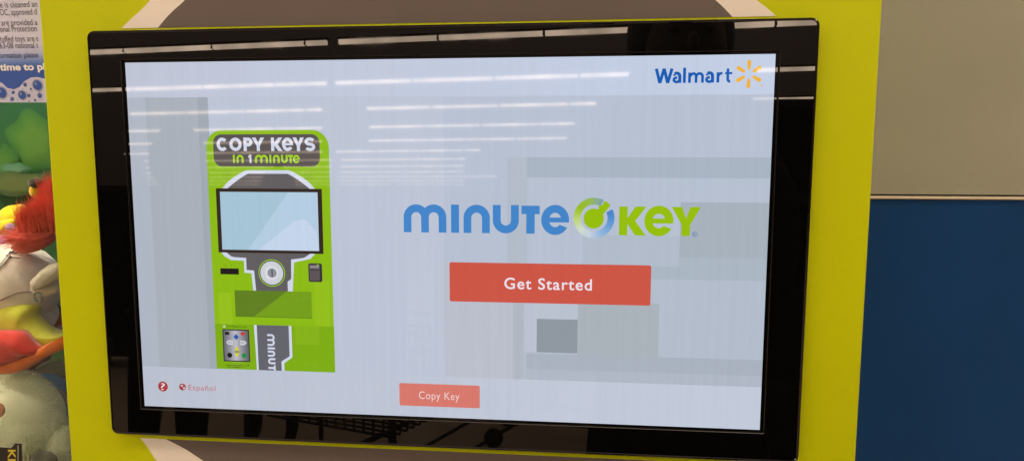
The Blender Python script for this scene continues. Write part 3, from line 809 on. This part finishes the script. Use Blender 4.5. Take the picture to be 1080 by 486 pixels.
drape('body', smooth_path([(-24, 330), (-12, 321), (3, 319), (18, 319.5), (30, 322), (34, 327), (35, 335), (46, 346), (58, 353), (66, 354), (66, 362), (50, 366), (30, 372), (0, 376), (-24, 372)], 3), Y5, M_lime, t5, .016)
drape('tail', smooth_path([(70, 352), (60, 358), (48, 363), (40, 369), (22, 376), (0, 384), (-8, 392), (14, 392), (28, 389), (40, 382), (56, 373), (72, 366)], 3), Y5 - .022, M_or, t5, .010)
drape('wing', smooth_path([(-24, 349), (-4, 349.5), (16, 350), (25, 353), (33, 362), (40, 369), (38, 373), (28, 374), (10, 382), (-24, 386)], 3), Y5 - .030, M_redp, t5, .010)
# red toy with black outlines
Y6 = 0.26; u6 = mm(Y6)
t6 = empty('plush_toy', at(58, 352, Y6), 'small red and white plush toy with black outlines between ear and kiosk', 'plush toy', 'plush toys piled in the claw machine')
bm = bmesh.new(); ell(bm, at(58, 330, Y6), (14 * u6, 10 * u6, 17 * u6), amp=.1); bm_link('body', bm, fabric('coral_plush', (.55, .07, .03)), t6, smooth=True)
bm = bmesh.new()
tube(bm, [at(px, py, Y6 - .026) for px, py in smooth_path([(45, 324), (48, 336), (52, 345), (59, 351), (66, 348)], 4)], .0022, 8)
tube(bm, [at(px, py, Y6 - .026) for px, py in smooth_path([(50, 316), (54, 320), (60, 322), (64, 328), (68, 336)], 4)], .0022, 8)
bm_link('outline', bm, M_ink, t6, smooth=True)
bm = bmesh.new(); ell(bm, at(63, 319, Y6 - .012), (5 * u6, 6 * u6, 8 * u6)); ell(bm, at(60, 312, Y6 - .01), (6 * u6, 6 * u6, 4 * u6)); bm_link('white_patch', bm, fabric('white_plush', (.45, .45, .40)), t6, smooth=True)
bm = bmesh.new(); ell(bm, at(45, 336, Y6 + .03), (8 * u6, 8 * u6, 16 * u6)); bm_link('green_back', bm, fabric('dark_green_plush', (.04, .09, .04)), t6, smooth=True)
# grey green toy
Y7 = 0.235; u7 = mm(Y7)
t7 = empty('plush_toy', at(58, 440, Y7), 'sage grey plush toy squeezed beside the fluffy white one', 'plush toy', 'plush toys piled in the claw machine')
bm = bmesh.new(); ell(bm, at(56, 393, Y7), (24 * u7, 16 * u7, 13 * u7), Matrix.Rotation(R_(-12), 3, 'Y'), amp=.12); ell(bm, at(62, 425, Y7 + .02), (12 * u7, 12 * u7, 34 * u7), amp=.1)
bm_link('body', bm, fabric('sage_plush', (.24, .27, .19)), t7, smooth=True)
bm = bmesh.new()
tube(bm, [at(px, py, Y7 - .028) for px, py in [(38, 388), (46, 383), (54, 380), (64, 377)]], .0012, 6)
bm_link('stitching', bm, mat('pale_thread', (.5, .5, .4, 1), .8), t7, smooth=True)
bm = bmesh.new(); tube(bm, [at(px, py, Y7 - .024) for px, py in [(64, 410), (70, 420), (74, 430)]], .0016, 6)
bm_link('strap', bm, mat('pale_strap', (.5, .45, .35, 1), .8), t7, smooth=True)
# fluffy white toy with a black tag
Y8 = 0.17; u8 = mm(Y8)
t8 = empty('plush_toy', at(18, 520, Y8), 'large fluffy white plush toy with a black ribbon collar at the bottom left', 'plush toy', 'plush toys piled in the claw machine')
c8 = at(14, 443, Y8); r8 = (58 * u8, 50 * u8, 63 * u8)
M_wh = mat('white_fleece', (.92, .95, .76, 1), .9, .15, var=(14, .14), bump=(300, .6), sheen=.4)
bm = bmesh.new(); ell(bm, c8, r8, amp=.08); ell(bm, at(62, 470, Y8 + .005), (16 * u8, 20 * u8, 30 * u8), amp=.1)
wb = bm_link('body', bm, M_wh, t8, smooth=True)
fur('fleece', ellsurf(c8, (r8[0] * .995, r8[1] * .995, r8[2] * .995)), M_wh, wb, 16000, 0.0055, 0.00035, (0, 0, -.6), .35, 9, .3)
fur('fleece', ellsurf(at(62, 470, Y8 + .005), (16 * u8, 20 * u8, 30 * u8)), M_wh, wb, 3000, 0.005, 0.00035, (0, 0, -.6), .35, 10, .3)
bm = bmesh.new(); ell(bm, at(-3, 432, Y8 - .072), (8 * u8, 6 * u8, 9 * u8)); bm_link('snout', bm, fabric('pink_plush', (.50, .26, .18)), t8, smooth=True)
# collar ribbon with yellow letters
a = Art(lambda u_, v_, l: at(u_, v_, Y8 - .0832 - l * .0006))
a.poly([(-14, 470), (12, 472), (16, 467), (23, 467.5), (24, 500), (-14, 500)], (0.008, .008, .008, 1), 0)
def tri_text(s, x0, y0, wx, hy):
    pts, f = text_tris(s, .02, 1.0); mx_ = max(p[0] for p in pts); my = max(p[1] for p in pts)
    # letters turned, reading upward to the right edge of the ribbon
    a.tris([(x0 + p[1] / my * wx, y0 + p[0] / mx_ * hy) for p in pts], f, (.62, .50, .05, 1), 1)
tri_text('KE', 8.5, 473, 8, 17)
a.rect(18.5, 469, 19.6, 500, (.35, .35, .32, 1), 1)
a.build('ribbon', M_print, t8, Vector((0, -1, 0)))
bm = bmesh.new(); ell(bm, at(46, 492, Y8 - .03), (16 * u8, 14 * u8, 20 * u8)); bm_link('paw', bm, fabric('grey_fleece', (.18, .18, .15)), t8, smooth=True)
# the rest of the pile, going on to the left
for cx_, cz_, cy_, r_, col_, lb_ in ((-.60, .06, .22, .075, (.10, .30, .60), 'sky blue round eared plush toy farther left in the pile'), (-.62, .19, .24, .065, (.62, .22, .30), 'rose pink round eared plush toy farther left in the pile'),
        (-.76, .07, .20, .085, (.70, .50, .20), 'honey brown round eared plush toy farther left in the pile'), (-.78, .22, .26, .07, (.30, .55, .20), 'leaf green round eared plush toy farther left in the pile'),
        (-.94, .08, .23, .085, (.60, .60, .58), 'pale grey round eared plush toy farther left in the pile'), (-1.12, .08, .22, .08, (.55, .12, .08), 'brick red round eared plush toy farther left in the pile'),
        (-1.28, .07, .25, .07, (.45, .30, .60), 'violet round eared plush toy farther left in the pile')):
    cz_ += zb
    tt = empty('plush_toy', (cx_ - .03, cy_, cz_ - r_), lb_, 'plush toy', 'plush toys piled in the claw machine')
    mm_ = fabric('plush_cloth', col_)
    bm = bmesh.new(); ell(bm, (cx_ - .03, cy_, cz_), (r_, r_ * .9, r_), amp=.08); bm_link('body', bm, mm_, tt, smooth=True)
    for sx in (-1, 1):
        bm = bmesh.new(); ell(bm, (cx_ - .03 + sx * r_ * .7, cy_, cz_ + r_ * .8), (r_ * .32, r_ * .2, r_ * .34), seg=14); bm_link('ear', bm, mm_, tt, smooth=True)
        bm = bmesh.new(); ell(bm, (cx_ - .03 + sx * r_ * .35, cy_ - r_ * .82, cz_ + r_ * .25), (.006, .004, .007), seg=12); bm_link('eye', bm, M_ink, tt, smooth=True)
    bm = bmesh.new(); ell(bm, (cx_ - .03, cy_ - r_ * .85, cz_ - r_ * .1), (r_ * .35, r_ * .18, r_ * .25), seg=16); bm_link('muzzle', bm, M_ear, tt, smooth=True)
# bed of toys below
wbox('toy_floor', XL + 0.024, XR - 0.024, YC + 0.01, YB - 0.002, zb - 0.018, zb, M_floorc, claw)

# ------------------------------------------------------------------ the store that the glass reflects
H, D0, DD, PSI = 4.3, 12.92749, 3.842533, 0.0786527
fw = Vector((math.sin(PSI), -math.cos(PSI), 0)); rt = Vector((math.cos(PSI), math.sin(PSI), 0))
M_lamp = mat('lit_tube', (0.8, 0.8, 0.8, 1), 0.5, emis=(1.0, 0.76, 0.56, 1), estr=9.0)
_nt = M_lamp.node_tree; _tc = _nt.nodes.new('ShaderNodeTexCoord'); _n = _nt.nodes.new('ShaderNodeTexNoise'); _n.inputs['Scale'].default_value = 0.9; _n.inputs['Detail'].default_value = 2
_nt.links.new(_tc.outputs['Object'], _n.inputs['Vector']); _mr = _nt.nodes.new('ShaderNodeMapRange'); _mr.inputs['From Min'].default_value = .35; _mr.inputs['From Max'].default_value = .65
_mr.inputs['To Min'].default_value = 6.0; _mr.inputs['To Max'].default_value = 11.5
_nt.links.new(_n.outputs['Fac'], _mr.inputs['Value']); _nt.links.new(_mr.outputs['Result'], _nt.nodes['Principled BSDF'].inputs['Emission Strength'])
M_joint = mat('lamp_joint', (0.05, 0.04, 0.035, 1), 0.6)
def strip(row, s0, s1, label):
    d = D0 + DD * row; w = 0.085 if row >= 0 else 0.52; t = 0.098 - .006 * row if row >= 0 else 0.12  # negative rows are unseen, added and widened to light the kiosk
    bm = bmesh.new(); seglen = 2.42
    o = CAM + fw * d + rt * ((s0 + s1) / 2) + Vector((0, 0, H))
    def bx(a0, a1, w_, z0, z1, mi):
        vs = []
        for s in (a0, a1):
            for f in (-w_ / 2, w_ / 2):
                for z in (z0, z1): vs.append(bm.verts.new(CAM + fw * (d + f) + rt * s + Vector((0, 0, H + z))))
        for f in [(0, 1, 3, 2), (4, 6, 7, 5), (0, 4, 5, 1), (2, 3, 7, 6), (0, 2, 6, 4), (1, 5, 7, 3)]:
            fc = bm.faces.new([vs[i] for i in f]); fc.material_index = mi
    x = s0; rd = random.Random(int(row * 31 + s0 * 7))
    while x < s1 - 0.1:
        e = min(x + seglen, s1)
        bx(x + 0.03, e - 0.03, w, -t / 2, t / 2, 0)
        bx(e - 0.03, e + 0.03, w * .7, -t / 2 * .7, t / 2 * .7, 1) if e < s1 else None
        x = e
    bx(s0, s1, 0.12, t / 2 + .002, t / 2 + .05, 1)
    bmesh.ops.recalc_face_normals(bm, faces=bm.faces)
    ob = bm_link('strip_light', bm, [M_lamp, M_joint], None, origin=o)
    return tag(ob, label, 'ceiling light', 'fluorescent strips mirrored in the screen glass')
ORD = ['nearest', 'second', 'third', 'fourth', 'fifth', 'sixth', 'seventh', 'eighth', 'ninth', 'tenth', 'eleventh', 'twelfth', 'thirteenth', 'fourteenth', 'fifteenth', 'sixteenth', 'seventeenth', 'eighteenth']
runs = {-3: [(-16, 16)], -2: [(-16, 16)], -1: [(-18, 16)], 0: [(-17, -6.75), (-6.5, 9)], 1: [(-20, -8.65), (-8.4, 0.4), (3.55, 9)], 2: [(-18.6, -10.7), (-9.0, -0.8), (0.3, 0.75), (4.2, 10)],
        3: [(-22.0, -12.6), (-10.5, -1.8)], 4: [(-25.4, -14.5), (-12.1, -2.4)], 5: [(-28.9, -16.4), (-15.6, -7.4)]}
for r_ in range(6, 12):
    d = D0 + DD * r_
    runs[r_] = [(-.80 * d - 2, -.49 * d), (-.475 * d, -.255 * d if r_ != 9 else -.20 * d)]
for r_, L in runs.items():
    for k, (s0, s1) in enumerate(L):
        if r_ < 0: lb = '%s unbroken lit strip lamp running above the photographer, out of the mirror' % ['first', 'second', 'third'][r_ + 3]
        else: lb = '%s piece of the %s row of lit strip lamps mirrored in the glass' % (['left', 'middle', 'right', 'far right'][k], ORD[r_])
        strip(r_, s0, s1, lb)

# floor
bm = bmesh.new(); bmesh.ops.create_grid(bm, x_segments=2, y_segments=2, size=90)
for v in bm.verts: v.co.z = 0; v.co.y += -30
M_floor = mat('polished_concrete', (0.48, 0.39, 0.31, 1), 0.35, 0.4, var=(0.8, .12))
fl = bm_link('floor', bm, M_floor); tag(fl, kind='structure')

# dark shelving across the aisle
M_sh = mat('dark_shelving', (0.010, 0.009, 0.008, 1), 0.7)
def shelf(cx_, cy_, w, h, label):
    r = empty('shelf_unit', (cx_, cy_, 0), label, 'shelf unit')
    wbox('back_board', cx_ - w / 2, cx_ + w / 2, cy_ - .03, cy_ + .03, .1, h, M_sh, r)
    for k in range(5): wbox('shelf_board', cx_ - w / 2, cx_ + w / 2, cy_ + .031, cy_ + .45, .12 + k * (h - .2) / 4, .16 + k * (h - .2) / 4, M_sh, r)
    for s in (-1, 1): wbox('side_board', cx_ + s * w / 2 - .02 + s * .021, cx_ + s * w / 2 + .02 + s * .021, cy_ - .03, cy_ + .46, 0, h, M_sh, r)
shelf(-4.6, -5.9, 6.0, 1.85, 'long dark shelf unit across the aisle, mirrored at the left of the glass')
shelf(1.8, -6.2, 6.0, 1.80, 'dark shelf unit across the aisle, mirrored at the middle of the glass')


# ------------------------------------------------------------------ people mirrored in the glass
M_cloth = mat('black_clothes', (0.006, 0.006, 0.007, 1), 0.9, 0.1); M_hairb = mat('dark_hair', (0.006, 0.005, 0.004, 1), 0.6); M_sk = mat('skin', (0.09, 0.055, 0.04, 1), 0.6)
def mirror_at(px, py, Yv):
    """real point whose mirror image in the screen is seen at the pixel, Yv metres behind the glass"""
    d = RK @ Vector(((px - 540) / F, 1, -(py - 243) / F)); t = (Yv - CK.y) / d.y
    p = CK + d * t; return K(p.x, -p.y, p.z)
def skin(name, verts, edges, m, parent, root=0):
    me = bpy.data.meshes.new(name); bm = bmesh.new()
    lay = bm.verts.layers.skin.verify()
    vs = []
    for i, (co, r) in enumerate(verts):
        v = bm.verts.new(co); v[lay].radius = (r, r); v[lay].use_root = (i == root); vs.append(v)
    for a_, b_ in edges: bm.edges.new([vs[a_], vs[b_]])
    bm.to_mesh(me); bm.free()
    o = bpy.data.objects.new(name, me); COL.objects.link(o)
    sk_ = o.modifiers.new('s', 'SKIN'); sk_.use_smooth_shade = True
    sb = o.modifiers.new('b', 'SUBSURF'); sb.levels = 1; sb.render_levels = 1
    dg = bpy.context.evaluated_depsgraph_get(); dg.update()
    me2 = bpy.data.meshes.new_from_object(o.evaluated_get(dg)); me2.name = name
    bpy.data.objects.remove(o)
    return link(name, me2, m, parent, smooth=True)
def person(head, label, yaw=0.0, hands=None, height_to_head=None):
    base = Vector((head.x, head.y, 0)); Hh = head.z; s = Hh / 1.58
    root = empty('person', base, label, 'person')
    ca, sa = math.cos(yaw), math.sin(yaw)
    def q(x, y, z): return base + Vector((x * ca - y * sa, x * sa + y * ca, z)) * 1.0
    def p(x, y, z): return q(x * s, y * s, z * s)      # y > 0 faces the kiosk
    hl = hands[0] if hands else p(-.27, .05, .80); hr = hands[1] if hands else p(.27, .05, .80)
    sl, sr = p(-.18, 0, 1.36), p(.18, 0, 1.36)
    def elbow(sh, hd, side):
        m_ = (sh + hd) / 2; ln = (hd - sh).length; h_ = math.sqrt(max(0.0, .29 ** 2 - (ln / 2) ** 2)) if ln < .58 else .01
        return m_ + Vector((side * .35 * h_, 0, -h_))
    el, er = elbow(sl, hl, -1), elbow(sr, hr, 1)
    V = [(p(0, 0, .95), .15), (p(0, 0, 1.12), .13), (p(0, 0, 1.30), .15), (p(0, 0, 1.43), .06), (p(0, .01, 1.50), .055), (p(0, .015, 1.56), .080), (p(0, .01, 1.64), .082), (p(0, 0, 1.69), .05),
         (sl, .058), (el, .045), (hl + (el - hl).normalized() * .08, .030), (sr, .058), (er, .045), (hr + (er - hr).normalized() * .08, .030),
         (p(-.10, 0, .86), .095), (p(-.11, .02, .48), .062), (p(-.11, 0, .09), .042), (p(-.12, .16, .04), .035),
         (p(.10, 0, .86), .095), (p(.11, .02, .48), .062), (p(.11, 0, .09), .042), (p(.12, .16, .04), .035)]
    E = [(0, 1), (1, 2), (2, 3), (3, 4), (4, 5), (5, 6), (6, 7), (2, 8), (8, 9), (9, 10), (2, 11), (11, 12), (12, 13), (0, 14), (14, 15), (15, 16), (16, 17), (0, 18), (18, 19), (19, 20), (20, 21)]
    skin('body', V, E, M_cloth, root)
    bm = bmesh.new()
    ell(bm, p(0, -.02, 1.62), (.098 * s, .110 * s, .120 * s)); ell(bm, p(0, -.06, 1.52), (.095 * s, .075 * s, .13 * s))
    bm_link('hair', bm, M_hairb, root, smooth=True)
    bm = bmesh.new()
    ell(bm, p(0, .035, 1.585), (.072 * s, .075 * s, .105 * s)); ell(bm, p(0, .115, 1.575), (.012, .015, .020)); ell(bm, p(-.078, .0, 1.58), (.01, .02, .03)); ell(bm, p(.078, .0, 1.58), (.01, .02, .03))
    bm_link('face', bm, M_sk, root, smooth=True)
    for nm, c_, r_e in (('eye', (-.028, .104, 1.60), (.010, .006, .006)), ('eye', (.028, .104, 1.60), (.010, .006, .006)), ('mouth', (0, .106, 1.535), (.022, .005, .006))):
        bm = bmesh.new(); ell(bm, p(*c_), r_e, seg=12); bm_link(nm, bm, M_ink, root, smooth=True)
    for hd, e_, side in ((hl, el, -1), (hr, er, 1)):
        d = (hd - e_).normalized(); sd = d.cross(Vector((0, 0, 1))).normalized() if abs(d.z) < .95 else Vector((1, 0, 0)); up_ = sd.cross(d)
        w = hd - d * .08; V2 = [(w, .024), (w + d * .045, .030), (w + d * .085, .026)]; E2 = [(0, 1), (1, 2)]
        for k in range(4):
            f0 = w + d * .085 + up_ * (.027 - .018 * k); n0 = len(V2); L = (.030, .036, .033, .026)[k]
            V2 += [(f0, .009), (f0 + d * L + sd * side * -.006, .008), (f0 + d * L * 1.6 + sd * side * -.026, .007)]; E2 += [(2, n0), (n0, n0 + 1), (n0 + 1, n0 + 2)]
        n0 = len(V2); V2 += [(w + d * .035 + up_ * .036, .011), (w + d * .065 + up_ * .056, .009), (w + d * .090 + up_ * .060, .008)]; E2 += [(1, n0), (n0, n0 + 1), (n0 + 1, n0 + 2)]
        skin('hand', V2, E2, M_sk, root)
    return root
# phone just behind the lens
ph = bmesh.new(); bmesh.ops.create_cube(ph, size=1)
for v in ph.verts: v.co = CAM - fwd_ * (0.010 - v.co.y * 0.008) + right * (0.055 + v.co.x * 0.162) + up * (-0.02 + v.co.z * 0.076)
bmesh.ops.bevel(ph, geom=list(ph.edges), offset=.003, segments=2, affect='EDGES')
tag(bm_link('phone', ph, M_blackp, None, origin=CAM + right * .055 - fwd_ * .01), 'black phone held up in both hands in front of the screen', 'phone')
hc = mirror_at(718, 62, 0.84)
person(Vector((hc.x, hc.y, hc.z)), 'person in black clothes holding a phone, mirrored at the right of the screen', 0.0,
       hands=(CAM - right * .020 - fwd_ * .02 - up * .055, CAM + right * .135 - fwd_ * .02 - up * .055))
h1 = mirror_at(185, 172, 2.1); person(h1, 'person in dark clothes standing behind, mirrored at the left of the screen', .1)
h2 = mirror_at(293, 202, 3.5); person(h2, 'person in dark trousers farther back, mirrored beside the picture of the kiosk', -.2)

q_ = mirror_at(800, 300, 2.75)
shelf(q_.x + .15, q_.y - .45, 1.75, 2.12, 'black shelf unit behind the photographer, mirrored along the right edge of the frame')
# ------------------------------------------------------------------ shopping carts mirrored in the lower frame
M_wire = mat('cart_wire', (0.006, 0.006, 0.006, 1), .5)
def cart(loc, yaw, label):
    root = empty('shopping_cart', loc, label, 'shopping cart', 'shopping carts mirrored in the lower frame')
    ca, sa = math.cos(yaw), math.sin(yaw)
    def q(x, y, z): return Vector(loc) + Vector((x * ca - y * sa, x * sa + y * ca, z))
    bm = bmesh.new()
    def bar(p0, p1, r=.005): tube(bm, [q(*p0), q(*p1)], r, 6)
    X0, X1, Wb, Wt, Zb, Zt0, Zt1 = -.42, .42, .20, .27, .55, .98, .86
    for s in (-1, 1):
        bar((X0, s * Wt, Zt0), (X1, s * .23, Zt1), .008); bar((X0 + .1, s * Wb, Zb), (X1 - .05, s * Wb, Zb), .006)
        for k in range(15):
            t = k / 14; bar((X0 + .84 * t, s * (Wt - .04 * t), Zt0 - .12 * t), (X0 + .1 + .69 * t, s * Wb, Zb), .0055)
        for k in range(1, 4): bar((X0 + .025 * k, s * (Wt - .017 * k), Zt0 - .107 * k), (X1 - .012 * k, s * (.23 - .008 * k), Zt1 - .078 * k), .0055)
    for k in range(9):
        t = -1 + k / 4; bar((X1 - .05, t * Wb, Zb), (X1, t * .23, Zt1), .0055); bar((X0 + .1, t * Wb, Zb), (X1 - .05, t * Wb, Zb), .0055); bar((X0 + .1, t * Wb, Zb), (X0, t * Wt, Zt0), .0055)
    bm_link('basket', bm, M_wire, root, smooth=True)
    bm = bmesh.new()
    for s in (-1, 1):
        tube(bm, [q(X0 - .06, s * .26, 1.02), q(X0, s * .25, .96), q(X0 + .02, s * .24, .30), q(X0 + .03, s * .24, .17)], .013, 8)
        tube(bm, [q(X0 + .03, s * .24, .19), q(.40, s * .16, .15)], .013, 8)
        tube(bm, [q(X1 - .12, s * .19, .55), q(X0 + .12, s * .22, .22)], .010, 8)
    bm_link('frame', bm, M_wire, root, smooth=True)
    bm = bmesh.new(); tube(bm, [q(X0 - .06, -.27, 1.02), q(X0 - .06, .27, 1.02)], .018, 10); bm_link('handle', bm, M_wire, root, smooth=True)
    for x, s in ((X0 + .05, -1), (X0 + .05, 1), (.38, -1), (.38, 1)):
        bm = bmesh.new(); y = s * (.24 if x < 0 else .16)
        for dy in (-.012, .012): pass
        tube(bm, [q(x, y - .014, .062), q(x, y + .014, .062)], .062, 18); bm_link('wheel', bm, M_wire, root)
for px_, Yv_, yaw_, lb_ in ((372, 2.25, .35, 'nearest black wire shopping cart, mirrored under the left of the Copy Key button'), (500, 2.55, -.25, 'black wire shopping cart mirrored right below the Copy Key button'),
                           (585, 3.65, .1, 'farthest black shopping cart, its wheel mirrored at the right of the lower frame')):
    c1 = mirror_at(px_, 455, Yv_); cart((c1.x, c1.y, 0), yaw_, lb_)

# ------------------------------------------------------------------ light
w = bpy.data.worlds.new('World'); scene.world = w; w.use_nodes = True
nt = w.node_tree; bg = nt.nodes['Background']
tc = nt.nodes.new('ShaderNodeTexCoord'); sp = nt.nodes.new('ShaderNodeSeparateXYZ'); nt.links.new(tc.outputs['Generated'], sp.inputs[0])
cr = nt.nodes.new('ShaderNodeValToRGB'); nt.links.new(sp.outputs['Z'], cr.inputs[0])
e = cr.color_ramp.elements; e[0].position = 0.0; e[0].color = (0.10, 0.068, 0.050, 1); e[1].position = 1.0; e[1].color = (0.80, 0.60, 0.46, 1)
for p_, c_ in ((0.12, (0.17, 0.115, 0.088, 1)), (0.40, (0.34, 0.23, 0.175, 1))):
    q_ = cr.color_ramp.elements.new(p_); q_.color = c_
nt.links.new(cr.outputs[0], bg.inputs['Color']); bg.inputs['Strength'].default_value = 1.0
scene.view_settings.view_transform = 'Standard'; scene.view_settings.look = 'None'
scene.view_settings.exposure = 0.0; scene.view_settings.gamma = 1.0
scene.cycles.use_denoising = True
scene.cycles.max_bounces = 8
